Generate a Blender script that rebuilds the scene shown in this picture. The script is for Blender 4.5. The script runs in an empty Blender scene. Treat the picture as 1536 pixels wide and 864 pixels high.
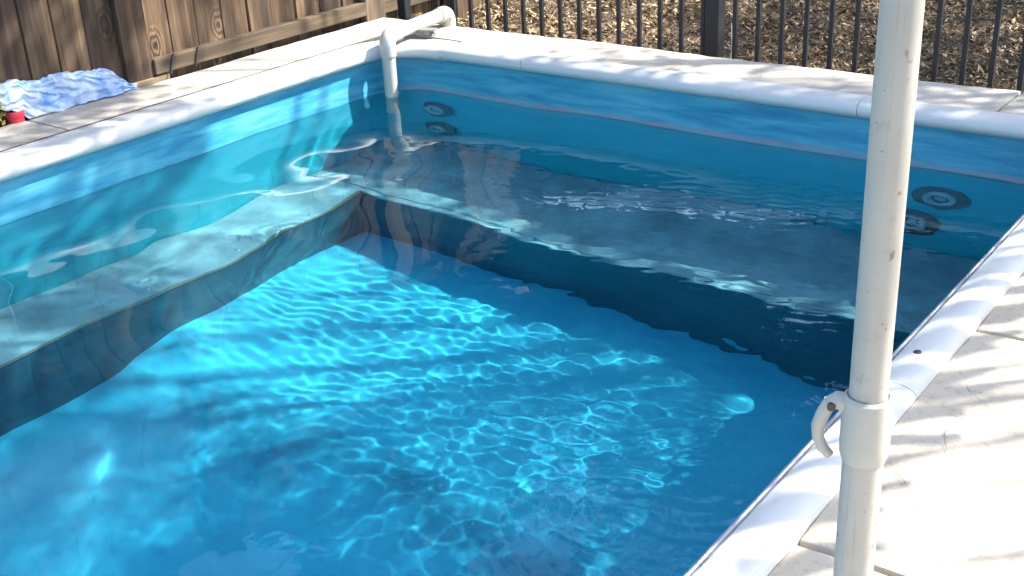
import bpy, bmesh, math, random
import numpy as np
from mathutils import Vector, Matrix, noise as mnoise
random.seed(7); rng = np.random.default_rng(11)
S = bpy.context.scene
COL = S.collection
# ------------------------------------------------------------------ camera
CAMPOS = Vector((3.7144, -3.9814, 1.20))
yaw, pitch, roll = 0.66257, 0.42435, -0.05104
fwd = Vector((-math.sin(yaw)*math.cos(pitch), math.cos(yaw)*math.cos(pitch), -math.sin(pitch)))
rgt = Vector((math.cos(yaw), math.sin(yaw), 0)); upv = rgt.cross(fwd)
r2 = rgt*math.cos(roll) + upv*math.sin(roll); u2 = -rgt*math.sin(roll) + upv*math.cos(roll)
cam = bpy.data.cameras.new('camera'); co = bpy.data.objects.new('camera', cam); COL.objects.link(co)
M4 = Matrix((( r2.x, u2.x, -fwd.x, CAMPOS.x), (r2.y, u2.y, -fwd.y, CAMPOS.y), (r2.z, u2.z, -fwd.z, CAMPOS.z), (0,0,0,1)))
co.matrix_world = M4
cam.sensor_width = 36; cam.lens = 36*1809.43/1536; cam.clip_start = .05; cam.clip_end = 2000
S.camera = co
# ------------------------------------------------------------------ sky, sun, exposure
SUN = Vector((1.0, 1.08, 1.5)).normalized()          # towards the sun
EXPOSURE = 1.8
w = bpy.data.worlds.new('World'); S.world = w; w.use_nodes = True
nt = w.node_tree; bg = nt.nodes['Background']
sky = nt.nodes.new('ShaderNodeTexSky'); sky.sky_type = 'NISHITA'; sky.sun_disc = False
sky.sun_elevation = math.asin(SUN.z); sky.sun_rotation = math.atan2(SUN.x, SUN.y)
sky.air_density = 1.0; sky.dust_density = 1.6; sky.ozone_density = .8
nt.links.new(sky.outputs[0], bg.inputs[0]); bg.inputs[1].default_value = .15
sl = bpy.data.lights.new('sun', 'SUN'); sl.energy = 4.2; sl.angle = math.radians(.55); sl.color = (1, .95, .86)
sl.cycles.is_caustics_light = True
so = bpy.data.objects.new('sun', sl); COL.objects.link(so)
so.rotation_euler = (-SUN).to_track_quat('-Z', 'Y').to_euler(); so.location = (6, 7, 9)
vs = S.view_settings; vs.view_transform = 'Standard'; vs.look = 'None'; vs.gamma = 1; vs.exposure = EXPOSURE; vs.use_curve_mapping = False
cy = S.cycles
cy.caustics_refractive = True; cy.caustics_reflective = False; cy.sample_clamp_indirect = 4; cy.sample_clamp_direct = 0
cy.max_bounces = 8; cy.transmission_bounces = 6; cy.diffuse_bounces = 3; cy.glossy_bounces = 3; cy.transparent_max_bounces = 8
cy.blur_glossy = .3; cy.use_adaptive_sampling = True; cy.adaptive_threshold = .03

# ------------------------------------------------------------------ material helpers
def lin(r, g, b):
    f = lambda c: (c/255/12.92) if c/255 <= .04045 else ((c/255+.055)/1.055)**2.4
    return (f(r), f(g), f(b), 1)
class NT:
    def __init__(s, name):
        s.m = bpy.data.materials.new(name); s.m.use_nodes = True
        s.t = s.m.node_tree; s.b = s.t.nodes['Principled BSDF']; s.out = s.t.nodes['Material Output']
    def n(s, typ, **k):
        nd = s.t.nodes.new(typ)
        for a, v in k.items(): setattr(nd, a, v)
        return nd
    def l(s, a, b): s.t.links.new(a, b)
    def coord(s, kind='Object', scale=(1,1,1), loc=(0,0,0)):
        if kind == 'World': o = s.n('ShaderNodeNewGeometry').outputs['Position']
        else: o = s.n('ShaderNodeTexCoord').outputs[kind]
        mp = s.n('ShaderNodeMapping'); mp.inputs['Scale'].default_value = scale; mp.inputs['Location'].default_value = loc
        s.l(o, mp.inputs[0]); return mp.outputs[0]
    def noise(s, vec, scale, detail=4, rough=.55, dist=0):
        nd = s.n('ShaderNodeTexNoise'); nd.inputs['Scale'].default_value = scale; nd.inputs['Detail'].default_value = detail
        nd.inputs['Roughness'].default_value = rough; nd.inputs['Distortion'].default_value = dist
        s.l(vec, nd.inputs['Vector']); return nd.outputs['Fac']
    def ramp(s, fac, stops):
        nd = s.n('ShaderNodeValToRGB'); e = nd.color_ramp.elements
        while len(e) < len(stops): e.new(.5)
        for q, (p, c) in zip(e, stops): q.position = p; q.color = c if len(c) == 4 else (*c, 1)
        s.l(fac, nd.inputs[0]); return nd.outputs[0]
    def mix(s, fac, a, b, mode='MIX'):
        nd = s.n('ShaderNodeMix', data_type='RGBA', blend_type=mode)
        for v, i in ((fac, 0), (a, 6), (b, 7)):
            if hasattr(v, 'is_linked'): s.l(v, nd.inputs[i])
            else: nd.inputs[i].default_value = v
        return nd.outputs[2]
    def math(s, op, a, b=0, c=0, clamp=False):
        nd = s.n('ShaderNodeMath', operation=op, use_clamp=clamp)
        for i, v in enumerate((a, b, c)):
            if hasattr(v, 'is_linked'): s.l(v, nd.inputs[i])
            else: nd.inputs[i].default_value = v
        return nd.outputs[0]
    def bump(s, h, strength=.3, dist=.01, prev=None):
        nd = s.n('ShaderNodeBump'); nd.inputs['Strength'].default_value = strength; nd.inputs['Distance'].default_value = dist
        s.l(h, nd.inputs['Height'])
        if prev: s.l(prev, nd.inputs['Normal'])
        s.l(nd.outputs[0], s.b.inputs['Normal']); return nd.outputs[0]
    def set(s, col=None, rough=None, metal=None, spec=None):
        b = s.b
        if col is not None:
            if hasattr(col, 'is_linked'): s.l(col, b.inputs['Base Color'])
            else: b.inputs['Base Color'].default_value = col
        if rough is not None:
            if hasattr(rough, 'is_linked'): s.l(rough, b.inputs['Roughness'])
            else: b.inputs['Roughness'].default_value = rough
        if metal is not None: b.inputs['Metallic'].default_value = metal
        if spec is not None: b.inputs['Specular IOR Level'].default_value = spec
        return s.m
MAT = {}
def m_concrete(name, c0, c1, stain):
    k = NT(name); v = k.coord('World')
    a = k.noise(v, 2.2, 5, .6); b = k.noise(v, 60, 3, .7); c = k.noise(v, 260, 2, .6)
    col = k.ramp(a, [(.3, c0), (.7, c1)])
    col = k.mix(k.ramp(b, [(.52, (0,0,0)), (.75, (.6,.6,.6))]), col, stain)
    sp = k.ramp(k.noise(v, 9, 6, .75), [(.56, (0,0,0)), (.72, (.55,.55,.55))])
    col = k.mix(sp, col, stain)
    k.set(col, .88)
    p = k.bump(c, .25, .002); k.bump(k.noise(v, 34, 5, .6), .35, .006, p)
    return k.m
MAT['concrete'] = m_concrete('concrete', (.41,.35,.265), (.52,.455,.355), (.26,.215,.165,1))
MAT['concrete_far'] = m_concrete('concrete_weathered', (.36,.325,.275), (.48,.445,.385), (.21,.18,.14,1))
def m_plain(name, col, rough=.5, metal=0, nscale=18, var=.12, bump=.05, dirt=None, dirt_lo=.55, spots=None):
    k = NT(name); v = k.coord('World')
    f = k.noise(v, nscale, 4, .6)
    d = tuple(c*(1-var) for c in col[:3]); e = tuple(min(1, c*(1+var)) for c in col[:3])
    c = k.ramp(f, [(.3, d), (.7, e)])
    if dirt: c = k.mix(k.ramp(k.noise(v, nscale*1.7, 6, .75), [(dirt_lo, (0,0,0)), (dirt_lo+.2, (.8,.8,.8))]), c, (*dirt, 1))
    if spots:
        c = k.mix(k.ramp(k.noise(v, 75, 2, .5), [(.66, (0,0,0)), (.73, (.8,.8,.8))]), c, (*spots, 1))
        sc = k.noise(k.coord('World', (160,160,5)), 1.0, 4, .7); c = k.mix(k.ramp(sc, [(.58, (0,0,0)), (.72, (.35,.35,.35))]), c, (*spots, 1))
    k.set(c, k.ramp(f, [(.2, (rough*.8,)*3), (.8, (min(1, rough*1.2),)*3)]), metal)
    if bump: k.bump(k.noise(v, nscale*6, 3), bump, .003)
    return k.m
MAT['coping'] = m_plain('white_vinyl_coping', (.54,.54,.515), .42, nscale=7, var=.06, bump=.04, dirt=(.40,.38,.33), dirt_lo=.62)
MAT['aluminium'] = m_plain('aluminium_track', (.72,.74,.78), .3, 1, var=.1)
MAT['pvc'] = m_plain('white_pvc', (.46,.435,.37), .38, nscale=9, var=.06, bump=.02, dirt=(.5,.45,.35), dirt_lo=.64)
MAT['pole'] = m_plain('white_painted_pole', (.355,.338,.297), .42, nscale=11, var=.05, bump=.05, dirt=(.25,.21,.155), dirt_lo=.56, spots=(.17,.13,.085))
MAT['pole_plastic'] = m_plain('white_clamp_plastic', (.38,.365,.32), .45, nscale=14, var=.04, bump=.04, dirt=(.45,.4,.33), dirt_lo=.68)
MAT['iron'] = m_plain('black_painted_iron', (.0045,.005,.009), .55, nscale=30, var=.3, bump=.1)
MAT['dark_steel'] = m_plain('dark_steel', (.06,.055,.05), .5, .6)
MAT['joint'] = m_plain('dark_joint', (.10,.085,.075), .9)
MAT['rubber'] = m_plain('grey_gasket', (.10,.125,.14), .6, nscale=40, var=.35)
MAT['jet'] = m_plain('pale_blue_plastic', (.34,.52,.56), .4, nscale=30, var=.1)
MAT['jet_core'] = m_plain('dark_nozzle', (.05,.10,.10), .5)
MAT['red'] = m_plain('red_plastic', (.62,.035,.05), .4, var=.1)
MAT['block'] = m_plain('grey_block', (.17,.165,.15), .85, nscale=50, var=.3, bump=.3)
MAT['bark'] = m_plain('bark', (.12,.085,.06), .9, nscale=14, var=.4, bump=.6)
MAT['trim'] = m_plain('yellow_green_edge_trim', (.26,.36,.30), .5)

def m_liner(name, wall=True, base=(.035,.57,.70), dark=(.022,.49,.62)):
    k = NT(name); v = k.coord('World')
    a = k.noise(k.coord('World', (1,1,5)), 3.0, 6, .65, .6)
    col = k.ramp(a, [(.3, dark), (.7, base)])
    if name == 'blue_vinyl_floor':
        # shading at the slope break, painted into the floor colour as a dark band
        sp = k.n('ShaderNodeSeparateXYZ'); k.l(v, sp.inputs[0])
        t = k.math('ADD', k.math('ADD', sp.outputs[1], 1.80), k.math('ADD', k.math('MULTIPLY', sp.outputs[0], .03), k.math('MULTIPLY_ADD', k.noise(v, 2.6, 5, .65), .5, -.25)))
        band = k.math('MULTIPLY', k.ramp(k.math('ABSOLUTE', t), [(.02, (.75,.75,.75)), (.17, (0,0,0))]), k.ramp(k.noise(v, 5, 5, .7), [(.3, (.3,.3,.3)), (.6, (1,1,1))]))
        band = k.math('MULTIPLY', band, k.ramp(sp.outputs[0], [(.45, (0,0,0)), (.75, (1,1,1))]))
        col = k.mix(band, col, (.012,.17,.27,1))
    if wall:
        sep = k.n('ShaderNodeSeparateXYZ'); k.l(v, sep.inputs[0]); z = sep.outputs[2]
        # printed marble border above the water line, streaked lengthwise
        st = k.noise(k.coord('World', (1.2,1.2,11)), 2.4, 4, .6, .5)
        bcol = k.ramp(st, [(.30, (.022,.19,.33)), (.5, (.05,.30,.43)), (.72, (.13,.39,.48))])
        br = k.ramp(k.noise(k.coord('World', (1.5,1.5,16)), 3.3, 5, .7), [(.55, (0,0,0)), (.75, (.5,.5,.5))])
        bcol = k.mix(br, bcol, (.13,.17,.17,1))
        up = k.math('SMOOTHSTEP', z, 0, 0) if False else k.ramp(k.math('MULTIPLY_ADD', z, 1, 1.0), [(.772, (0,0,0)), (.79, (1,1,1))])
        col = k.mix(up, col, bcol)
        zz = k.math('ADD', z, k.math('MULTIPLY', k.noise(v, 5, 3), .012))
        d = k.math('ABSOLUTE', k.math('ADD', zz, .190))
        scum = k.math('MULTIPLY', k.math('MULTIPLY', k.ramp(d, [(.003, (1,1,1)), (.017, (0,0,0))]), k.ramp(k.math('MULTIPLY_ADD', sep.outputs[1], 1, 1.0), [(.93, (0,0,0)), (.99, (1,1,1))])), k.ramp(k.noise(k.coord('World', (1,1,.2)), 6, 5, .7), [(.25, (.15,)*3), (.6, (.75,)*3)]))
        col = k.mix(scum, col, (.33,.27,.27,1))
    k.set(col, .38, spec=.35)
    k.bump(k.noise(v, 7, 4), .12, .01)
    return k.m
MAT['liner'] = m_liner('blue_vinyl_liner')
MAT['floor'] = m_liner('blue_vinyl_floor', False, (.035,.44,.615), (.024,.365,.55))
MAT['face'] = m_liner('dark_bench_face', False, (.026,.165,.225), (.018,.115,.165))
MAT['bench'] = m_plain('grey_bench_sheet', (.17,.36,.41), .5, nscale=5.5, var=.3, bump=.1, dirt=(.10,.24,.29), dirt_lo=.5)

def m_wood(name, c0, c1, c2, axis='z'):
    k = NT(name)
    oi = k.n('ShaderNodeObjectInfo'); rnd = oi.outputs['Random']
    tc = k.n('ShaderNodeTexCoord'); add = k.n('ShaderNodeVectorMath', operation='ADD'); cmb = k.n('ShaderNodeCombineXYZ')
    for i in range(3): k.l(k.math('MULTIPLY', rnd, 37.0+11*i), cmb.inputs[i])
    k.l(tc.outputs['Object'], add.inputs[0]); k.l(cmb.outputs[0], add.inputs[1])
    def mp(sc):
        m = k.n('ShaderNodeMapping'); m.inputs['Scale'].default_value = sc if axis == 'z' else (sc[0], sc[2], sc[1]); k.l(add.outputs[0], m.inputs[0]); return m.outputs[0]
    # knots: rings round stretched voronoi cells that bend the grain
    vo = k.n('ShaderNodeTexVoronoi', feature='F1'); vo.inputs['Scale'].default_value = 1; k.l(mp((4.6,4.6,2.6)), vo.inputs['Vector'])
    kd = vo.outputs['Distance']
    kc = k.n('ShaderNodeSeparateColor'); k.l(vo.outputs['Color'], kc.inputs[0]); few = k.math('GREATER_THAN', kc.outputs[0], .62)
    knot = k.math('MULTIPLY', k.ramp(kd, [(.06, (1,1,1)), (.26, (0,0,0))]), few)
    g1 = k.noise(mp((30,30,1.6)), 1.0, 5, .6, .7)
    g2 = k.noise(mp((150,150,3.0)), 1.0, 3, .6)
    rings = k.math('MULTIPLY_ADD', k.math('SINE', k.math('MULTIPLY_ADD', kd, 85, k.math('MULTIPLY', g1, 16))), .5, .5)
    f = k.math('ADD', k.math('MULTIPLY', g1, .7), k.math('MULTIPLY', g2, .3))
    nd = k.n('ShaderNodeMix', data_type='FLOAT'); k.l(k.math('MULTIPLY', knot, .45), nd.inputs[0]); k.l(f, nd.inputs[2]); k.l(rings, nd.inputs[3]); f = nd.outputs[0]
    col = k.ramp(f, [(.28, c0), (.5, c1), (.72, c2)])
    big = k.noise(mp((6,6,1.2)), 1.0, 3, .6)
    col = k.mix(k.ramp(big, [(.42, (0,0,0)), (.60, (.85,.85,.85))]), col, (c0[0]*.8, c0[1]*.75, c0[2]*.75, 1))
    hv = k.n('ShaderNodeHueSaturation'); k.l(col, hv.inputs['Color']); k.l(k.math('MULTIPLY_ADD', rnd, .55, .72), hv.inputs['Value']); hv.inputs['Saturation'].default_value = .95
    core = k.math('MULTIPLY', k.ramp(kd, [(.02, (.8,.8,.8)), (.085, (0,0,0))]), few)
    col = k.mix(core, hv.outputs[0], (.03,.018,.012,1))
    k.set(col, .85)
    p = k.bump(f, .5, .004); k.bump(k.noise(mp((9,9,3)), 1, 4), .3, .006, p)
    return k.m
MAT['wood'] = m_wood('weathered_wood', (.016,.009,.005), (.100,.056,.026), (.220,.138,.073))
MAT['rail'] = m_wood('greyed_rail', (.06,.040,.022), (.16,.112,.062), (.26,.20,.125), 'y')
MAT['wood_grey'] = m_wood('greyed_post_wood', (.055,.036,.02), (.15,.105,.062), (.26,.20,.13))
def m_attr(name, rough=.8, trans=0):
    k = NT(name); a = k.n('ShaderNodeAttribute', attribute_name='col')
    k.set(a.outputs['Color'], rough)
    if trans:
        tr = k.n('ShaderNodeBsdfTranslucent'); k.l(a.outputs['Color'], tr.inputs[0])
        mx = k.n('ShaderNodeMixShader'); mx.inputs[0].default_value = trans
        k.l(k.b.outputs[0], mx.inputs[1]); k.l(tr.outputs[0], mx.inputs[2]); k.l(mx.outputs[0], k.out.inputs[0])
    return k.m
MAT['litter'] = m_attr('dry_leaf_litter', .75)
MAT['leaf'] = m_attr('green_leaf', .5, .25)
MAT['far_leaf'] = m_attr('dark_tree_leaf', .7)
def m_ground():
    k = NT('soil'); v = k.coord('World')
    k.set(k.ramp(k.noise(v, 8, 6, .7), [(.3, (.035,.024,.015)), (.7, (.13,.09,.055))]), .95)
    k.bump(k.noise(v, 40, 5), .8, .02); return k.m
MAT['soil'] = m_ground()
def m_tarp():
    k = NT('blue_tarp'); v = k.coord('World')
    f = k.noise(v, 9, 5, .65)
    c = k.ramp(f, [(.3, (.06,.19,.50)), (.62, (.18,.34,.62))])
    # dried silt left on the tarp
    c = k.mix(k.ramp(k.noise(v, 17, 4, .6, .8), [(.36, (0,0,0)), (.66, (.85,.85,.85))]), c, (.50,.56,.65,1))
    c = k.mix(k.ramp(k.noise(v, 4.2, 4, .6), [(.56, (0,0,0)), (.68, (.6,.6,.6))]), c, (.30,.36,.27,1))
    k.set(c, .32, spec=.6); k.bump(k.noise(v, 55, 5, .7), .5, .006); return k.m
MAT['tarp'] = m_tarp()
def m_water():
    k = NT('pool_water'); k.t.nodes.remove(k.b)
    g = k.n('ShaderNodeBsdfGlass'); g.inputs['IOR'].default_value = 1.333; g.inputs['Roughness'].default_value = 0
    g.inputs['Color'].default_value = (.83,.968,1,1)
    k.l(g.outputs[0], k.out.inputs[0]); return k.m
MAT['water'] = m_water()

# ------------------------------------------------------------------ mesh helpers
def tag(o, label=None, cat=None, group=None, kind=None):
    if label: o['label'] = label
    if cat: o['category'] = cat
    if group: o['group'] = group
    if kind: o['kind'] = kind
    return o
def link(name, me, mat, parent=None):
    o = bpy.data.objects.new(name, me); COL.objects.link(o)
    if mat and not me.materials: me.materials.append(MAT[mat] if isinstance(mat, str) else mat)
    if parent: o.parent = parent; o.matrix_parent_inverse = Matrix.Translation(-parent.location) if parent.type == 'EMPTY' else Matrix()
    return o
def mesh(name, v, f, smooth=False):
    me = bpy.data.meshes.new(name); me.from_pydata([tuple(p) for p in v], [], [tuple(q) for q in f]); me.validate(); me.update()
    if smooth: me.shade_smooth()
    return me
def empty(name, loc=(0,0,0)):
    o = bpy.data.objects.new(name, None); COL.objects.link(o); o.location = loc; o.empty_display_size = .1; return o
def box_me(name, lo, hi, bev=.003, seg=1, jitter=0):
    bm = bmesh.new(); bmesh.ops.create_cube(bm, size=1)
    for v in bm.verts: v.co = Vector([(lo[i]+hi[i])/2 + v.co[i]*(hi[i]-lo[i]) for i in range(3)])
    if bev: bmesh.ops.bevel(bm, geom=bm.edges[:], offset=bev, segments=seg, affect='EDGES', profile=.6)
    me = bpy.data.meshes.new(name); bm.to_mesh(me); bm.free(); return me
def box(name, lo, hi, mat, parent=None, bev=.003, seg=1):
    # object origin at the box centre so that object-space grain differs per piece
    c = Vector([(a+b)/2 for a, b in zip(lo, hi)])
    me = box_me(name, [a-b for a, b in zip(lo, c)], [a-b for a, b in zip(hi, c)], bev, seg)
    o = link(name, me, mat, parent); o.location = c; return o
def frame_pts(pts):
    pts = [Vector(p) for p in pts]; T = []
    for i in range(len(pts)):
        a = pts[max(0, i-1)]; b = pts[min(len(pts)-1, i+1)]; T.append((b-a).normalized())
    n = T[0].orthogonal().normalized(); out = []
    for i, t in enumerate(T):
        n = (n - t*n.dot(t)); n = n.normalized() if n.length > 1e-6 else t.orthogonal().normalized()
        out.append((pts[i], n, t.cross(n)))
    return out
def tube_geo(pts, rad, seg=16, caps=True, squash=1.0):
    V, F = [], []
    fr = frame_pts(pts); n = len(fr)
    for i, (p, a, b) in enumerate(fr):
        r = rad[i] if hasattr(rad, '__len__') else rad
        for s in range(seg):
            t = 2*math.pi*s/seg; V.append(p + a*(r*math.cos(t)) + b*(r*squash*math.sin(t)))
    for i in range(n-1):
        for s in range(seg):
            s2 = (s+1) % seg; F.append((i*seg+s, i*seg+s2, (i+1)*seg+s2, (i+1)*seg+s))
    if caps: F.append(tuple(range(seg-1, -1, -1))); F.append(tuple(range((n-1)*seg, n*seg)))
    return V, F
def tube(name, pts, rad, mat, parent=None, seg=16, caps=True):
    me = mesh(name, *tube_geo(pts, rad, seg, caps), smooth=True); me.set_sharp_from_angle(angle=math.radians(40))
    return link(name, me, mat, parent)
def lathe(name, prof, mat, parent=None, seg=40, M=Matrix()):
    V, F = [], []
    for r, z in prof:
        for s in range(seg):
            t = 2*math.pi*s/seg; V.append(M @ Vector((r*math.cos(t), r*math.sin(t), z)))
    n = len(prof)
    for i in range(n-1):
        for s in range(seg):
            s2 = (s+1) % seg; F.append((i*seg+s, i*seg+s2, (i+1)*seg+s2, (i+1)*seg+s))
    if prof[0][0] > 1e-6: F.append(tuple(range(seg-1, -1, -1)))
    if prof[-1][0] > 1e-6: F.append(tuple(range((n-1)*seg, n*seg)))
    me = mesh(name, V, F, True); me.set_sharp_from_angle(angle=math.radians(35))
    return link(name, me, mat, parent)
def color_attr(me, cols_per_face):
    at = me.attributes.new('col', 'FLOAT_COLOR', 'FACE'); a = np.ones((len(me.polygons), 4), np.float32); a[:, :3] = cols_per_face
    at.data.foreach_set('color', a.ravel())

def sstep(a, b, t): t = max(0, min(1, (t-a)/(b-a))); return t*t*(3-2*t)
# ------------------------------------------------------------------ pool shell
PW, PL, RC = 2.985, 6.5, .21         # width, length, corner radius
ZW, ZB, ZF = -.205, -.93, -1.35      # water, bench, floor
RECV = []                             # lit through the water
def loop_path(n_arc=10):
    """points (x, y) with outward normals round the pool, from the near left corner: left, far, right, near"""
    P = []
    cs = [((RC, -RC), math.pi, math.pi/2), ((PW-RC, -RC), math.pi/2, 0), ((PW-RC, -PL+RC), 0, -math.pi/2), ((RC, -PL+RC), -math.pi/2, -math.pi)]
    for (cx, cy_), a0, a1 in cs:
        for i in range(n_arc+1):
            a = a0 + (a1-a0)*i/n_arc
            P.append((cx + RC*math.cos(a), cy_ + RC*math.sin(a), math.cos(a), math.sin(a)))
    return P
LP = loop_path()
def sweep(path, prof, closed_path=False, closed_prof=True, caps=True):
    V, F = [], []; n = len(path); m = len(prof)
    for x, y, nx, ny in path:
        for d, z in prof: V.append((x+nx*d, y+ny*d, z))
    for i in range(n if closed_path else n-1):
        i2 = (i+1) % n
        for j in range(m if closed_prof else m-1):
            j2 = (j+1) % m; F.append((i*m+j, i2*m+j, i2*m+j2, i*m+j2))
    if caps and not closed_path and closed_prof:
        F.append(tuple(range(m))); F.append(tuple(range((n-1)*m, n*m))[::-1])
    return V, F
def fixn(me):
    bm = bmesh.new(); bm.from_mesh(me); bmesh.ops.recalc_face_normals(bm, faces=bm.faces[:]); bm.to_mesh(me); bm.free()
pool = tag(empty('swimming_pool', (1.5, -3, ZF)), 'narrow blue vinyl lined swimming pool with white rounded coping and underwater benches', 'swimming pool')
me = mesh('wall', *sweep(LP, [(0, -.02), (0, ZF-.6), (.05, ZF-.6), (.05, -.02)], True), smooth=True); fixn(me); me.set_sharp_from_angle(angle=math.radians(40))
RECV.append(link('wall', me, 'liner', pool))
# floor: level by the bench, then falling away to the deep end
YB = -1.72
V, F = [], []
nx_, ny_ = 60, 130
for j in range(ny_+1):
    y = -PL + (PL+.0)*j/ny_
    for i in range(nx_+1):
        x = PW*i/nx_
        t = max(0, YB - .03*x - y)*sstep(.40, 1.0, x); z = ZF - min(.5, .45*max(0, t-.02)) - .03*math.exp(-((t-.02)/.05)**2)*0
        z += .006*mnoise.noise(Vector((x*2.2, y*2.2, 3)))
        V.append((x, y, z))
for j in range(ny_):
    for i in range(nx_): a = j*(nx_+1)+i; F.append((a, a+1, a+nx_+2, a+nx_+1))
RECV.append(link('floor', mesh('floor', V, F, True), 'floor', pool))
# benches: two grey sheets butted together, on dark faces
bl = box('bench_panel', (.004, -PL+.02, ZB-.018), (.352, -.604, ZB), 'bench', pool, .004)
bf = box('bench_panel', (.004, -.600, ZB-.0185), (PW-.004, -.004, ZB-.0005), 'bench', pool, .004)
bf2 = box('bench_panel', (.352, -.634, ZB-.0187), (PW-.004, -.602, ZB-.0007), 'bench', pool, .004)
tl = box('edge_trim', (.3522, -PL+.03, ZB-.020), (.3537, -.640, ZB+.002), 'trim', pool, .001)
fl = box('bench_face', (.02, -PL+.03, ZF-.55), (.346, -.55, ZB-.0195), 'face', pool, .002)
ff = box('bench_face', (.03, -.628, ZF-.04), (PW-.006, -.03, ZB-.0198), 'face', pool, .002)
RECV += [bl, bf, bf2, tl, fl, ff]
scr = None
for (x, y) in [(.06,-.64),(.30,-.64),(.05,-.56),(.22,-.56),(.33,-.57),(.318,-.9),(.318,-1.3),(.318,-1.7)]:
    if scr is None:
        scr = lathe('screw', [(.0,.004),(.006,.003),(.009,0),(.009,-.004)], 'aluminium', bl, 12); o = scr
    else:
        o = scr.copy(); COL.objects.link(o)
    o.parent = bl; o.location = Vector((x, y, ZB+.001)) - bl.location; RECV.append(o)
    o.matrix_parent_inverse = Matrix()
# jets
jet0 = None
MJ = Matrix.Rotation(math.pi/2, 4, 'X')
for (x, z) in [(.236,-.472),(.253,-.765),(2.502,-.464),(2.415,-.722)]:
    if jet0 is None:
        jo = lathe('wall_jet', [(.100,-.01),(.102,.004),(.098,.007),(.060,.008),(.058,.004)], 'rubber', pool, 40, MJ)
        parts = [lathe('flange', [(.0585,.002),(.058,.020),(.052,.026),(.040,.025),(.034,.010)], 'jet', jo, 36, MJ),
                 lathe('nozzle', [(.034,.006),(.030,.012),(.022,.012),(.020,.004),(.0,.003)], 'jet_core', jo, 28, MJ),
                 lathe('eyeball', [(.014,.004),(.013,.011),(.008,.013),(.006,.008),(0,.008)], 'jet', jo, 20, MJ)]
        for q in parts: q.matrix_parent_inverse = Matrix()
        jet0 = jo; cp = [jo]+parts
    else:
        jo = jet0.copy(); COL.objects.link(jo); cp = [jo]
        for q in parts:
            c = q.copy(); COL.objects.link(c); c.parent = jo; cp.append(c)
    jo.location = (x, -.010 if x < 1 else 0.0, z); jo.rotation_euler = (0, 0, -.13 if x < 1 else 0); RECV += cp
# coping
import itertools
def sub_path(p0, p1, side_n, n=2):
    return [(p0[0]+(p1[0]-p0[0])*i/(n-1), p0[1]+(p1[1]-p0[1])*i/(n-1), *side_n) for i in range(n)]
def nose(outer, top=.012):
    pr = [(outer, -.03), (outer, top-.006), (outer-.004, top)]
    pr += [(.022, top)]
    for i in range(13):                     # bullnose
        a = math.pi/2 + math.pi*i/12*1.12
        pr.append((.004+.046*math.cos(a)*1.05, top-.033+.033*math.sin(a)))
    pr += [(.0025, -.050), (.003, -.03)]
    return pr
left_arc = LP[:11]; right_arc = LP[11:22]
def coping(path, prof, name='coping_section', mat='coping'):
    me = mesh(name, *sweep(path, prof), smooth=True); fixn(me); me.set_sharp_from_angle(angle=math.radians(32))
    o = link(name, me, mat, pool); return o
G = .0012
coping(sub_path((0,-PL+RC), (0,-2.9-G), (-1,0)), nose(.100,.005))
coping(sub_path((0,-2.9+G), (0,-.858-G), (-1,0)), nose(.100,.005))
coping(sub_path((0,-.858+G), (0,-RC-.001), (-1,0)) + left_arc + sub_path((RC+.001,0), (.30,0), (0,1)), nose(.100,.006))
coping(sub_path((.30,0), (.745-G,0), (0,1)), nose(.058,.0115))
coping(sub_path((.745+G,0), (2.195-G,0), (0,1)), nose(.058))
coping(sub_path((2.195+G,0), (PW-RC-.001,0), (0,1)) + right_arc + sub_path((PW,-RC-.001), (PW,-.4), (1,0)), nose(.058))
# collar where the sections meet
def rib(outer=.088):
    pr = [(outer, -.05), (outer, .003)]
    N = 56
    for i in range(N+1):
        t = i/N; a = math.radians(20 + 150*t); rr = 1 + (.018 if i % 2 else 0)
        pr.append((.043+.046*math.cos(a)*rr, .001 + .0215*math.sin(a)*rr))
    pr += [(-.002, -.004), (-.002, -.05)]
    return pr
for y0, y1 in ((-.402,-1.9),(-1.9,-3.4),(-3.4,-PL+RC)):
    coping(sub_path((PW,y0-G), (PW,y1+G), (1,0)), rib())
trk = coping(sub_path((PW,-.42), (PW,-PL+RC), (1,0)), [(-.0025,-.055),(-.0025,-.001),(-.006,.0035),(-.0095,.0035),(-.011,-.004),(-.0135,-.004),(-.016,.001),(-.0185,.001),(-.020,-.006),(-.020,-.055)], 'coping_track', 'aluminium')
RECV.append(trk)
scr2 = lathe('screw', [(0,.0015),(.007,.001),(.009,-.001),(.009,-.006)], 'dark_steel', pool, 16); scr2.location = (3.021,-1.752,.0235); scr2.matrix_parent_inverse = Matrix.Translation(-pool.location)
# dark joint between coping and deck on the left, with a grey mortar strip
box('joint_strip', (-.112,-PL,-.06), (-.1015,.08,.0065), 'joint', pool, .001)
box('joint_strip', (-.0825,-PL,-.002), (-.0807,-.861,.0057), 'joint', pool, 0)

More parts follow.
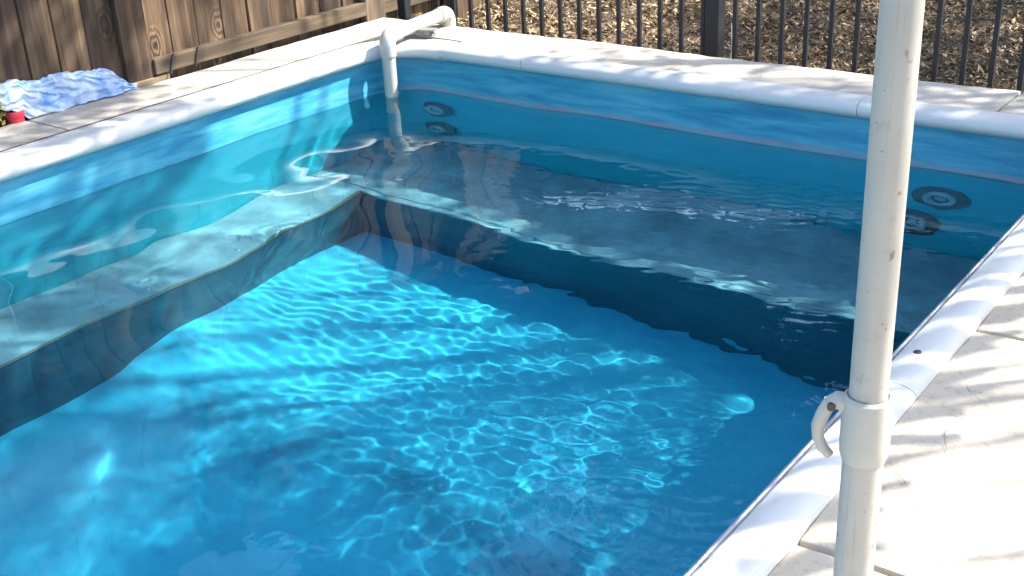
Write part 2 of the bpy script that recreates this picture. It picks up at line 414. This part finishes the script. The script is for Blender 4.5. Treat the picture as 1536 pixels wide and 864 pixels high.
# ------------------------------------------------------------------ water surface
X0, X1, Y0, Y1, DX = -.004, PW+.004, -PL, .004, .0075
yl = np.concatenate([np.linspace(Y0, -3.5, 90, endpoint=False), np.linspace(-3.5, Y1, int((Y1+3.5)/DX)+1)])
nx_ = int((X1-X0)/DX); ny_ = len(yl)-1
gx, gy = np.meshgrid(np.linspace(X0, X1, nx_+1), yl)
hz = np.zeros_like(gx)
wr = np.random.default_rng(5)
def waves(n, l0, l1, slope, ang0=None, spread=math.pi):
    h = np.zeros_like(gx)
    for _ in range(n):
        L = l0*(l1/l0)**wr.random(); k = 2*math.pi/L
        a = (wr.random()*2*math.pi) if ang0 is None else ang0 + spread*(wr.random()-.5)
        wob = .35*np.sin(gx*wr.uniform(1,3)+wr.uniform(0,6)) + .35*np.sin(gy*wr.uniform(1,3)+wr.uniform(0,6))
        h += slope/k/math.sqrt(n)*np.sin(k*(gx*math.cos(a)+gy*math.sin(a)) + wob*2 + wr.uniform(0,6.28))
    return h
def blob(x, y, r): return np.exp(-((gx-x)**2+(gy-y)**2)/r**2)
hz += waves(14, .45, 1.1, .036)
hz += waves(7, .28, .5, .050)*(blob(.75,-1.7,.6)*.9+.10)
hz += waves(10, .15, .34, .050)*(.8*blob(.5,-2.0,.5)+.7*blob(.55,-1.0,.4)+.5*blob(.35,-.4,.3))
hz += waves(18, .14, .36, .009)*(.55+.6*blob(2.4,-1.9,1.0)+.4*blob(.6,-1.9,.5))
hz += waves(24, .045, .11, .031)*np.clip((gy+4.2)/.8, 0, 1)*np.clip(.04+.75*blob(2.55,-1.6,.7)+.22*blob(1.7,-.55,.6)+.7*blob(2.65,-2.2,.45), 0, 1)
hz += waves(22, .040, .070, .036, 1.9, 1.6)*np.clip(.9*blob(2.1,-.72,.72)+.7*blob(2.6,-1.1,.5)+.8*blob(2.75,-2.1,.32)+.35*blob(1.1,-.6,.4), 0, 1)
for (x, y, L, A, R) in [(2.72,-2.12,.040,.05,.28),(.11,-.17,.085,.03,.40),(.55,-1.31,.04,.03,.05),(2.62,-2.3,.045,.045,.2),(.69,-.75,.05,.04,.10)]:
    rr = np.hypot(gx-x, gy-y); hz += A*L/(2*math.pi)*np.sin(2*math.pi*rr/L)*np.exp(-(rr/R)**2)
V = np.stack([gx, gy, ZW+hz], -1).reshape(-1, 3)
idx = np.arange((ny_+1)*(nx_+1)).reshape(ny_+1, nx_+1)
Fq = np.stack([idx[:-1,:-1], idx[:-1,1:], idx[1:,1:], idx[1:,:-1]], -1).reshape(-1, 4)
me = bpy.data.meshes.new('water'); me.vertices.add(len(V)); me.vertices.foreach_set('co', V.ravel())
me.loops.add(Fq.size); me.loops.foreach_set('vertex_index', Fq.ravel()); me.polygons.add(len(Fq)); me.polygons.foreach_set('loop_start', np.arange(0, Fq.size, 4)); me.update(calc_edges=True); me.shade_smooth()
water = tag(link('water', me, 'water'), kind='structure'); water.cycles.is_caustics_caster = True
water['label'] = 'clear rippled pool water over the blue liner'

# ------------------------------------------------------------------ ground and deck
ZG = -.09
def sstep(a, b, t): t = max(0, min(1, (t-a)/(b-a))); return t*t*(3-2*t)
def ground_z(x, y):
    """level by the deck; beyond the deck's far edge the yard lies lower, falling away to the right"""
    low = -.20 - .36*sstep(-.3, 1.1, x)
    return ZG + (low-ZG)*sstep(.28, .37, y) + .03*mnoise.noise(Vector((x*1.3, y*1.3, 2)))*sstep(.3, .5, y)
def ground():
    lin_ = lambda a, b, n: [a+(b-a)*i/n for i in range(n+1)]
    xs = [-400,-60,-15,-6] + lin_(-4,-.31,24) + lin_(-.30,PW+.3,40) + lin_(PW+.35,6,16) + [12,40,400]
    ys = [-400,-60,-20] + lin_(-10,-PL-.3,4) + lin_(-PL,.20,20) + lin_(.25,.45,8) + lin_(.55,7,60) + [9,14,40,400]
    V = [(x, y, ground_z(x, y)) for y in ys for x in xs]; F = []; n = len(xs)
    for j in range(len(ys)-1):
        for i in range(n-1):
            if xs[i] >= -.301 and xs[i+1] <= PW+.301 and ys[j] >= -PL-.301 and ys[j+1] <= .251: continue
            a = j*n+i; F.append((a, a+1, a+n+1, a+n))
    return link('ground', mesh('ground', V, F, True), 'soil')
tag(ground(), 'bare brown soil under the leaf litter beyond the fence', kind='structure')
deck = tag(empty('pool_deck', (1.5,-3,0)), 'pale concrete slabs of the pool deck', kind='structure')
def slab(lo, hi, mat, wav=None, top=0.0, bot=-.11):
    """a slab with slightly wandering edges and worn arrises"""
    nx = max(2, int((hi[0]-lo[0])/.05)); ny = max(2, int((hi[1]-lo[1])/.05))
    bm = bmesh.new(); g = {}
    for j in range(ny+1):
        for i in range(nx+1):
            x = lo[0]+(hi[0]-lo[0])*i/nx; y = lo[1]+(hi[1]-lo[1])*j/ny
            z = top + .0025*mnoise.noise(Vector((x*3, y*3, 0)))
            if wav:
                if 'y1' in wav and j == ny: y += wav['y1']*mnoise.noise(Vector((x*1.7, 5, 1))) + .006*mnoise.noise(Vector((x*9, 5, 1)))
                if 'x0' in wav and i == 0: x += wav['x0']*mnoise.noise(Vector((3, y*1.7, 1))) + .006*mnoise.noise(Vector((3, y*9, 1)))
            g[i, j] = bm.verts.new((x, y, z))
    for j in range(ny):
        for i in range(nx): bm.faces.new((g[i,j], g[i+1,j], g[i+1,j+1], g[i,j+1]))
    edge = [e for e in bm.edges if e.is_boundary]
    ex = bmesh.ops.extrude_edge_only(bm, edges=edge); vv = [v for v in ex['geom'] if isinstance(v, bmesh.types.BMVert)]
    for v in vv: v.co.z = bot
    top_e = [e for e in edge if e.is_valid]
    bmesh.ops.bevel(bm, geom=top_e, offset=.006, segments=2, affect='EDGES', profile=.5)
    bmesh.ops.recalc_face_normals(bm, faces=bm.faces[:])
    me = bpy.data.meshes.new('slab'); bm.to_mesh(me); bm.free(); me.shade_smooth(); me.set_sharp_from_angle(angle=math.radians(50))
    return link('slab', me, mat, deck)
J = .005
slab((-.405,-3.3), (-.1125,-1.605-J), 'concrete_far', {'x0':.02})
slab((-.405,-PL), (-.1125,-3.3-2*J), 'concrete_far', {'x0':.02})
slab((-.400,-1.605+J), (-.1125,.1335), 'concrete_far', {'x0':.02})
slab((-.400,.1365), (.30,.365), 'concrete_far', {'y1':.02}, 0, -.7)
slab((.302,.0605), (2.625-J,.372), 'concrete_far', {'y1':.022}, 0, -.7)
slab((2.625+J,.0605), (5.2,.372), 'concrete_far', {'y1':.022}, 0, -.7)
ys = [-.40, -.62, -1.54, -2.442, -3.35, -4.25, -5.2, -PL]
for a, b in zip(ys[:-1], ys[1:]): slab((PW+.0895, b+.008), (PW+1.75, a-.008), 'concrete', None, -.002)
slab((PW+.0895,-.395), (5.2,.050), 'concrete', None, -.002)
MAT['sand'] = m_plain('sandy_joint_filler', (.22,.17,.11), .95, nscale=60, var=.3)
box('joint_strip', (PW+.09,-PL,-.10), (PW+1.8,-.45,-.017), 'sand', deck, 0)
# hairline cracks in the slabs
def crack(pts, wd=.0007):
    V, F = [], []
    P = []
    for a, b in zip(pts[:-1], pts[1:]):
        n = max(3, int((Vector(b)-Vector(a)).length/.012))
        for i in range(n):
            t = i/n; P.append(Vector(a).lerp(Vector(b), t) + Vector((random.gauss(0,.0022), random.gauss(0,.0022))))
    P.append(Vector(pts[-1]))
    for i, q in enumerate(P):
        ww = wd*random.uniform(.25, 1)*(1 if 0 < i < len(P)-1 else .1)
        V += [(q.x-ww, q.y-ww*.4, .0015), (q.x+ww, q.y+ww*.4, .0015)]
    for i in range(len(P)-1): F.append((2*i, 2*i+1, 2*i+3, 2*i+2))
    return link('crack', mesh('crack', V, F), 'joint', deck)

for L in [[(3.134,-1.792),(3.157,-1.83),(3.192,-1.854),(3.201,-1.892)], [(3.161,-1.972),(3.16,-1.992),(3.177,-2.037),(3.192,-2.072),(3.174,-2.1),(3.118,-2.139),(3.09,-2.148)], [(3.078,-2.038),(3.114,-2.017),(3.16,-1.992)], [(3.116,-2.143),(3.143,-2.179),(3.171,-2.208),(3.199,-2.249),(3.207,-2.287)], [(3.192,-1.854),(3.214,-1.877),(3.30,-1.90)]]: crack(L)

# ------------------------------------------------------------------ leaf litter
def litter(n, name):
    V = np.zeros((n, 5, 3)); cols = np.zeros((n, 3)); r = np.random.default_rng(3)
    pal = np.array([[.50,.39,.22],[.36,.26,.13],[.24,.16,.085],[.62,.52,.34],[.13,.085,.05],[.46,.37,.24],[.20,.16,.09],[.09,.065,.04]])
    # a yard-wide trapezoid beyond the iron fence
    v = r.random(n)**.8; y = .62 + 4.6*v; x = (-.75-2.3*v) + (3.35+.4*v - (-.75-2.3*v)*0 + .75)*r.random(n)
    for i in range(n):
        L = min(.055, .015*math.exp(r.normal(0,.42))); Wd = L*r.uniform(.22,.5); a = r.uniform(0, 6.28); tilt = r.normal(0,.45); roll_ = r.normal(0,.5); curl = r.uniform(-.3,.5)*L
        if r.random() < .03: L = r.uniform(.05,.13); Wd = .0032; tilt *= .3; curl = .01
        loc = np.array([[-L,0,0],[-.1*L,-Wd,curl*.3],[L,0,curl],[-.1*L,Wd,curl*.3],[0,0,-curl*.2]])
        Rm = np.array(Matrix.Rotation(a,3,'Z') @ Matrix.Rotation(tilt,3,'Y') @ Matrix.Rotation(roll_,3,'X'))
        zz = ground_z(x[i], y[i]) + .022*mnoise.noise(Vector((x[i]*3, y[i]*3, 2))) + r.uniform(-.006,.03)
        V[i] = loc @ Rm.T + np.array([x[i], y[i], zz])
        # pale chips near the wooden fence, brown leaves elsewhere; tint also paints in shade
        brown = sstep(-.55, .15, x[i] - .25*(y[i]-2) + .35*mnoise.noise(Vector((x[i]*2, y[i]*2, 6))))  # share of brown leaves, also carries the painted shade
        cols[i] = pal[r.integers(len(pal))]*r.uniform(.6,1.15)*(np.array([1.1,1.1,1.1])*(1-brown) + np.array([.88,.80,.70])*brown)
    F = np.concatenate([np.array([[0,1,4],[1,2,4],[2,3,4],[3,0,4]]) + 5*i for i in range(n)])
    me = mesh(name, V.reshape(-1,3), F); color_attr(me, np.repeat(cols, 4, 0)); return link(name, me, 'litter')
tag(litter(80000, 'leaf_litter'), 'dry brown leaf litter covering the ground beyond the iron fence', kind='stuff')

# ------------------------------------------------------------------ wooden fence
wf = tag(empty('wooden_fence', (-.45,-.5,0)), 'weathered brown wooden board fence beside the pool', 'fence')
def board(y0, y1, x0, x1, z0, z1, mat='wood', name='board'):
    o = box(name, (x0,y0,z0), (x1,y1,z1), mat, wf, .0025); o.rotation_euler = (random.gauss(0,.002), random.gauss(0,.003), random.gauss(0,.004)); return o
XF = -.432
for y0, y1 in [(-1.0,-.874),(-.868,-.732),(-.727,-.590),(-.586,-.450),(-.444,-.311),(-.305,-.163),(-.157,-.012),(-.006,.13),(.136,.27)]:
    board(y0, y1, XF-.019-random.uniform(0,.004), XF-random.uniform(0,.004), -.05, 1.82)
# run behind the tarp, boards nailed to the pool side, with see-through gaps
XB = -.436
for y0, y1 in [(-1.2605,-1.10),(-1.390,-1.257),(-1.522,-1.398),(-1.668,-1.531),(-1.813,-1.675),(-1.96,-1.82),(-2.105,-1.967)]:
    board(y0, y1, XB-.02, XB-random.uniform(0,.003), -.07, 1.82)
board(-1.132,-1.003, -.425,-.402, -.08, 1.88, 'wood', 'post')
board(.255,.392, -.52,-.395, -.12, 1.88, 'wood_grey', 'post')
r1 = box('rail', (-.4305,-1.0025,.030), (-.391,.2545,.094), 'rail', wf, .004)
box('rail', (-.4305,-1.0025,1.55), (-.391,.2545,1.64), 'rail', wf, .004)
box('rail', (XB-.06,-2.1,1.5), (XB-.021,-1.11,1.59), 'rail', wf, .004)
box('kick_board', (-.45,-1.13,-.06), (-.40,-.93,.022), 'rail', wf, .003)
# third run continuing beyond the iron fence
for k in range(9):
    y0 = .46+.147*k; board(y0, y0+.140, -.66-.019, -.66, -.3, 1.5)
box('rail', (-.659,.40,-.05), (-.620,1.78,.015), 'rail', wf, .004)
box('rail', (-.659,.40,1.3), (-.620,1.78,1.385), 'rail', wf, .004)
box('post', (-.619,1.10,-.3), (-.53,1.185,1.5), 'wood', wf, .004)
# two dark straps round the bottom rail
for y in (-.905,-.775):
    pts = [(-.388,y,.10),(-.3865,y-.012,.075),(-.3875,y-.022,.045),(-.388,y-.028,.022)]
    tube('strap', pts, .0045, 'dark_steel', wf, 8)

# ------------------------------------------------------------------ iron fence
jf = tag(empty('iron_fence', (1.4,.405,0)), 'black iron bar fence between the pool deck and the leaf covered ground', 'fence')
YI = .66
bar_me = box_me('bar', (-.009,-.009,-.72), (.009,.009,.345), .0015)
XPOST = 1.268
xs_b = [x for x in np.arange(XPOST-.0545-.1074*14, 3.6, .1074) if x < XPOST-.02] + [x for x in np.arange(XPOST+.0965, 3.6, .1074) if abs(x-3.15) > .06]
for x in xs_b:
    o = link('bar', bar_me, 'iron', jf); o.location = (x, YI, 0); o.matrix_parent_inverse = Matrix.Translation(-jf.location)
for x, wd in ((-.515,.052),(XPOST,.066),(3.15,.066)):
    o = box('post', (x-wd/2,YI-wd/2,-.74), (x+wd/2,YI+wd/2,.36), 'iron', jf, .004)
for z in (-.60,.325):
    for xa, xb in ((-.488,XPOST-.034),(XPOST+.034,3.116)): box('rail', (xa,YI-.0125,z-.016), (xb,YI+.0125,z+.016), 'iron', jf, .002)

# ------------------------------------------------------------------ return pipe
rp = tag(empty('water_pipe', (.1,-.157,0)), 'white plastic pipe with elbow running over the pool corner into the water', 'pipe')
PA = Vector((.105,-.150,0)); ZP = .062; PB = Vector((.030,.325,ZP)); dirp = (PB-Vector((PA.x,PA.y,ZP))).normalized()
def arc(c0, d0, d1, r, n=9):
    """bend from direction d0 to d1 that leaves c0"""
    return [c0 + d0*(r*math.sin(t)) + d1*(r*(1-math.cos(t))) for t in [math.pi/2*i/(n-1) for i in range(n)]]
R_ = .030; RB = .042
b0 = Vector((PA.x,PA.y,ZP-RB)); up = Vector((0,0,1))
bend = arc(b0, up, dirp, RB)
el = tube('elbow', [b0-up*.045, b0-up*.0445] + bend + [bend[-1]+dirp*.052, bend[-1]+dirp*.0525], [.0352]+[.0358]*(len(bend)+2)+[.0352], 'pvc', rp, 28)
RECV.append(tube('vertical_pipe', [(PA.x,PA.y,ZP-RB-.03), (PA.x,PA.y,-.2), (PA.x,PA.y,-.44)], R_, 'pvc', rp, 28))
e0 = bend[-1]+dirp*.03; e1 = PB - dirp*.0
tube('horizontal_pipe', [e0, e1], R_, 'pvc', rp, 28)
bend2 = arc(PB, dirp, -up, RB)
tube('elbow', [PB-dirp*.045, PB-dirp*.0445] + bend2 + [bend2[-1]-up*.05, bend2[-1]-up*.0505], [.0345]+[.0352]*(len(bend2)+2)+[.0345], 'pvc', rp, 28)
tube('drop_pipe', [bend2[-1]-up*.03, bend2[-1]-up*.14], R_, 'pvc', rp, 24)
sbk = tag(empty('support_block', (.09,.13,0)), 'small grey notched block lying against the white pipe', 'block')
Mz = Matrix.Rotation(.35, 4, 'Z')
def sb(lo, hi, nm):
    o = box(nm, lo, hi, 'block', None, .002); o.location = Vector((.125,.10,0)) + Mz @ o.location; o.rotation_euler = (0,0,.35); o.parent = sbk; o.matrix_parent_inverse = Matrix.Translation(-sbk.location)
sb((-.045,-.03,.0125), (.035,.03,.019), 'base'); sb((-.045,-.026,.0192), (.018,.026,.046), 'body'); sb((.0185,-.026,.036), (.038,.026,.046), 'lip'); sb((.0185,-.026,.0195), (.030,.026,.026), 'lip')

# ------------------------------------------------------------------ umbrella pole
up_ = tag(empty('umbrella_pole', (3.342,-2.928,0)), 'white telescoping metal pole with lever clamp standing on the deck', 'pole')
PX, PY = 3.342, -2.928
tube('upper_tube', [(PX,PY,.50),(PX,PY,.9),(PX,PY,2.3)], .0192, 'pole', up_, 40)
tube('lower_tube', [(PX,PY,.004),(PX,PY,.3),(PX,PY,.52)], .0208, 'pole', up_, 40)
MT = Matrix.Translation((PX,PY,0))
lathe('base_plate', [(.0,.012),(.026,.012),(.03,.011),(.085,.009),(.09,.006),(.09,0)], 'pole', up_, 40, MT)
lathe('clamp_collar', [(.0194,.581),(.0215,.5835),(.0245,.580),(.0250,.572),(.0252,.530),(.0246,.516),(.0222,.508),(.0210,.5075)], 'pole_plastic', up_, 48, MT)
# camera-side left direction at the pole: lever swings out over the pool
ld = Vector((-math.cos(.34),-math.sin(.34),0))
def lp(a, z): return Vector((PX,PY,0)) + ld*a + Vector((0,0,z))
hinge = [lp(.022,.571), lp(.030,.573), lp(.037,.5685)]
tube('clamp_hinge', hinge, [.011,.0095,.0075], 'pole_plastic', up_, 14)
lev = [lp(.036,.571), lp(.043,.556), lp(.0475,.541), lp(.0465,.527), lp(.041,.515), lp(.0335,.507)]
lo_ = tube('clamp_lever', lev, [.0074,.0074,.0068,.0064,.0060,.0052], 'pole_plastic', up_, 14)
side = ld.cross(Vector((0,0,1))).normalized()
if side.dot(CAMPOS-lp(.035,.57)) < 0: side = -side
rv = tube('rivet', [lp(.035,.5695)-side*.011, lp(.035,.5695)+side*.0112], .0044, 'dark_steel', lo_, 12)

# ------------------------------------------------------------------ tarp, tub, plant
def tarp():
    V, F = [], []; nu, nv = 200, 90
    for j in range(nv+1):
        v = j/nv
        for i in range(nu+1):
            u = i/nu
            ys0 = -1.60 - .26*sstep(0, .75, v); y = ys0 + (-1.10-ys0)*u
            fr = -.382 - .03*mnoise.noise(Vector((u*6, 3, 1))) 
            x = fr + (-.430-fr)*v
            end = 1 - .75*sstep(.82, 1.0, u)
            hgt = .012 + ((.120-.03*u)*sstep(0, .9, v)*(.9+.15*math.sin(u*5+.5)) + .035*math.sin(v*math.pi)*(.6+.6*mnoise.noise(Vector((u*4, 2, 8)))))*end
            p = Vector((x*8, y*8, .3)); e = sstep(0, .15, v)*.8+.2
            rid = lambda q: 1-abs(mnoise.noise(q))*2
            c = e*end*(.028*rid(p*.75) + .008*rid(p*1.6+Vector((3,1,7))) + .002*rid(p*4.3+Vector((8,4,2))) + .006*mnoise.noise(p*7)) - .012
            yy = y + .03*mnoise.noise(Vector((v*4, u*3, 7))); xx = x + .012*mnoise.noise(Vector((u*14, v*9, 2)))
            V.append((max(xx, -.433), yy, max(.003 if xx > -.415 else -.08, hgt + c)))
    for j in range(nv):
        for i in range(nu): a = j*(nu+1)+i; F.append((a, a+1, a+nu+2, a+nu+1))
    me = mesh('tarp', V, F, True); o = link('blue_tarp', me, 'tarp')
    so_ = o.modifiers.new('thick', 'SOLIDIFY'); so_.thickness = .0015
    return tag(o, 'crumpled shiny blue plastic tarp heaped against the wooden fence', 'tarp')
tarp()
def leaf_quad(c, d, n, L, Wd):
    s = d.cross(n).normalized(); return [c, c+d*L*.45+s*Wd, c+d*L, c+d*L*.45-s*Wd]
def leaf_mesh(name, items, cols, mat, parent=None):
    V = []; F = []
    for k, q in enumerate(items): V += [tuple(p) for p in q]; F.append((4*k, 4*k+1, 4*k+2, 4*k+3))
    me = mesh(name, V, F); color_attr(me, np.array(cols)); return link(name, me, mat, parent)
pl = tag(empty('potted_plant', (-.452,-1.715,-.09)), 'yellow green leafy plant in a red plastic pot below the blue tarp', 'plant')
TM = Matrix.Translation((-.414,-1.635,-.085))
pt = lathe('pot', [(.024,0),(.027,.004),(.031,.112),(.029,.112),(.024,.02),(.0,.018)], 'red', pl, 36, TM)
lathe('rim', [(.031,.104),(.034,.105),(.0355,.110),(.0355,.124),(.034,.128),(.0295,.127),(.031,.104)], 'red', pt, 36, TM).matrix_parent_inverse = Matrix()
MAT['soil_pot'] = MAT['soil']
lathe('potting_soil', [(.0285,.10),(.02,.104),(.0,.106)], 'soil', pt, 24, TM).matrix_parent_inverse = Matrix()
it, cl = [], []
for k in range(330):
    c = Vector((-.412,-1.742,.080)) + Vector((random.gauss(0,.020), random.gauss(0,.026), random.gauss(0,.030)))
    d = Vector((random.gauss(0,1), random.gauss(0,1), random.gauss(.2,.8))).normalized(); n = Vector((random.gauss(0,.6), random.gauss(0,.6), 1)).normalized()
    it.append(leaf_quad(c, d, n, random.uniform(.016,.030), random.uniform(.005,.008))); g = random.uniform(.8,1.2); cl.append((.40*g,.37*g,.04*g))
leaf_mesh('foliage', it, cl, 'leaf', pl)
for k in range(6): tube('stem', [(-.414+random.gauss(0,.008),-1.645+random.gauss(0,.008),.01), (-.412+random.gauss(0,.014),-1.70+random.gauss(0,.02),.09)], .002, 'bark', pl, 6)

# twigs and a fallen leaf on the litter
def twig(a, b, label, rad=.0035):
    a, b = Vector(a), Vector(b); m = a.lerp(b, .5) + Vector((.006,.004,.010))
    o = tube('twig', [a, m, b], [rad, rad*.8, rad*.4], 'twig', None, 7); return tag(o, label, 'twig', 'pale twigs on the leaf litter')
MAT['twig'] = m_plain('bleached_twig', (.48,.44,.37), .8)
twig((1.30,.74,-.20), (1.20,.95,.0), 'pale forked twig leaning up beside the thick iron fence post')
twig((1.50,1.02,-.49), (1.46,1.30,-.46), 'short pale twig between the second and third bars past the thick post')
twig((1.56,1.30,-.50), (1.66,1.50,-.48), 'short pale twig lying just past the fourth bar from the thick post')

# ------------------------------------------------------------------ trees outside the frame: they shade and are mirrored in the water
kx, ky = SUN.x/SUN.z, SUN.y/SUN.z
def shade_density(x, y):
    """how much crown hangs on the line from (x, y, 0) to the sun"""
    d = 0
    def g(cx, cy_, rx, ry, a): return a*math.exp(-((x-cx)/rx)**2-((y-cy_)/ry)**2)
    d += g(-1.5,-1.9,.75,1.5,1.5) + g(-.62,-1.1,.22,.35,.5) + g(.0,-1.95,.6,1.0,1.0) + g(1.3,-2.25,.95,.75,.8) + g(2.4,-2.0,.6,.6,.9) + g(2.1,3.6,1.7,2.0,2.4) + g(1.7,.02,.95,.28,1.4)
    d += g(.8,-3.6,2.0,1.0,.55) + g(4.2,1.9,1.2,1.5,.8) + g(1.0,-1.45,.6,.35,.9) + g(2.7,-.6,.5,.45,.5) + g(2.0,-1.35,.5,.25,.5)
    d -= g(.0,-.1,.7,.55,1.0) + g(1.55,-.66,.78,.42,2.0) + g(3.5,-2.0,.45,1.4,.9) + g(-.5,2.6,.7,1.6,1.6)
    return max(0, min(1, d))
random.seed(21)
tree = tag(empty('shade_tree', (6.6,4.2,ZG)), 'out-of-frame tall leafy tree beyond the iron fence whose branches dapple the pool', 'tree')
clumps = []
for _ in range(2500):
    x, y = random.uniform(-2.4,5), random.uniform(-4.2,5.6)
    if random.random() < shade_density(x, y):
        h = random.uniform(3.2,5.6) if y > -1.3 or x < .5 else random.uniform(5.6,8.0); clumps.append(Vector((x+kx*h, y+ky*h, h)))
items, cols = [], []
for c in clumps:
    R0 = random.uniform(.10,.24)
    for k in range(random.randint(26,44)):
        o = Vector((random.gauss(0,1), random.gauss(0,1), random.gauss(0,.7)))*R0*.62
        d = Vector((random.gauss(0,1), random.gauss(0,1), random.gauss(-.4,.6))).normalized(); n = Vector((random.gauss(0,.7), random.gauss(0,.7), 1)).normalized()
        L = random.uniform(.06,.11); items.append(leaf_quad(c+o, d, n, L, L*.26)); g = random.uniform(.7,1.3); cols.append((.055*g,.095*g,.022*g))
leaf_mesh('crown', items, cols, 'leaf', tree)
TB = Vector((6.6,4.2,ZG)); TT = Vector((6.3,3.7,2.3))
tube('trunk', [TB, TB.lerp(TT,.3)+Vector((.05,-.03,0)), TB.lerp(TT,.7)+Vector((-.04,.04,0)), TT], [.17,.14,.12,.10], 'bark', tree, 14)
# limbs: group the clumps by direction, then twigs off each limb
V, F = [], []
def addtube(pts, rad, seg=6):
    v, f = tube_geo(pts, rad, seg); o = len(V); V.extend([tuple(p) for p in v]); F.extend([tuple(i+o for i in q) for q in f])
mains = []
for c in clumps:
    if c.z < 6 and all((c-m).length > 1.5 for m in mains): mains.append(c)
mpts = []
for mcl in mains:
    mid = TT.lerp(mcl, .5) + Vector((random.gauss(0,.15), random.gauss(0,.15), .35))
    pts = [TT-Vector((0,0,.1)), TT.lerp(mid,.5)+Vector((0,0,.15)), mid, mid.lerp(mcl,.55)+Vector((0,0,.08)), mcl]
    addtube(pts, [.05,.034,.020,.012,.005], 7); mpts += pts[2:]
# every clump hangs on a short twig from the nearest wood already grown
pts_c = np.array([tuple(c) for c in clumps]); grown = np.array([tuple(p) for p in mpts])
dist = np.linalg.norm(pts_c[:, None] - grown[None], axis=2); near = dist.argmin(1); best = dist.min(1); src = grown[near]; left = np.ones(len(clumps), bool)
for _ in range(len(clumps)):
    i = int(np.where(left, best, 1e9).argmin()); left[i] = False
    q, c = Vector(src[i]), clumps[i]
    if best[i] > .05: addtube([q, q.lerp(c,.5) + Vector((random.gauss(0,.03), random.gauss(0,.03), .04)), c], [.007,.005,.003], 5)
    d = np.linalg.norm(pts_c - pts_c[i], axis=1); m = d < best; best = np.where(m, d, best); src = np.where(m[:, None], pts_c[i], src)
# thin drooping twigs that draw stripes over the coping and the deck by the pole
def droop(x, y, h, n, ln, rad):
    p = Vector((x+kx*h+.02, y+ky*h+.02, h)); pts = [p]
    for i in range(n): p = p + Vector((random.gauss(.004,.008), random.gauss(.0,.008), ln)); pts.append(p)
    addtube(pts, [rad*(.45+.75*math.sin(math.pi*(i+.4)/(n+.6))) for i in range(n+1)], 6)
    return p
yy = -.95; chain = []
while yy > -3.0:
    chain.append(droop(3.10+random.uniform(0,.10), yy+.12, random.uniform(1.8,2.3), random.randint(4,6), random.uniform(.05,.08), random.uniform(.020,.030))); yy -= random.uniform(.08,.13)
for a_, b_ in zip(chain[:-1], chain[1:]): addtube([a_, a_.lerp(b_,.5)+Vector((0,0,.02)), b_], .009, 5)
q = min(mpts, key=lambda t: (t-chain[0]).length); addtube([chain[0], chain[0].lerp(q,.5)+Vector((0,0,.2)), q], .012, 6)
for k in range(11):
    p = droop(random.uniform(3.25,3.75), random.uniform(-2.6,-1.2), random.uniform(2.0,2.8), random.randint(4,7), random.uniform(.07,.12), random.uniform(.010,.019))
    q = min(chain, key=lambda t: (t-p).length); addtube([p, p.lerp(q,.5)+Vector((0,0,.05)), q], .006, 5)
for y in (-.16,-.045,.06):
    p = droop(-.4, y, 2.9, 6, .11, .017); q = min(mpts, key=lambda t: (t-p).length); addtube([p, p.lerp(q,.5)+Vector((0,0,.1)), q], .007, 5)
link('limbs', mesh('limbs', V, F, True), 'bark', tree)

# trees far behind, only mirrored in the water
def back_tree(loc, H, R, label, n):
    t = tag(empty('out_of_frame_garden_tree', loc), label, 'tree', 'out-of-frame trees standing behind the yard'); b = Vector(loc); it, cl = [], []
    lobes = [b + Vector((random.gauss(0,R*.45), random.gauss(0,R*.45), H*random.uniform(.42,.95))) for _ in range(16)]
    for k in range(n):
        c = random.choice(lobes) + Vector((random.gauss(0,1), random.gauss(0,1), random.gauss(0,.8)))*R*.24
        d = Vector((random.gauss(0,1), random.gauss(0,1), random.gauss(0,.7))).normalized(); nn = Vector((random.gauss(0,.8), random.gauss(0,.8), 1)).normalized()
        L = random.uniform(.28,.55); it.append(leaf_quad(c, d, nn, L, L*.3)); g = random.uniform(.6,1.3); cl.append((.028*g,.055*g,.014*g))
    leaf_mesh('crown', it, cl, 'far_leaf', t)
    tube('trunk', [b, b+Vector((.1,.05,H*.3)), b+Vector((0,-.05,H*.7))], [.16,.12,.05], 'bark', t, 10)
    for q in lobes[:7]: tube('limb', [b+Vector((.08,.03,H*.33)), b.lerp(q,.5)+Vector((0,0,H*.2)), q], [.07,.045,.015], 'bark', t, 7)
back_tree((-5.6,5.4,-.3), 7.6, 2.6, 'out-of-frame dark leafy tree behind the yard, leftmost of the four', 6500)
back_tree((-3.4,8.4,-.4), 8.6, 2.8, 'out-of-frame dark leafy tree behind the yard, second of the four from the left', 7500)
back_tree((-.2,9.4,-.5), 8.2, 2.8, 'out-of-frame dark leafy tree behind the yard, third of the four from the left', 7500)
back_tree((3.0,10.5,-.5), 6.6, 2.2, 'out-of-frame dark leafy tree behind the yard, rightmost of the four', 3800)

for o in RECV: o.cycles.is_caustics_receiver = True
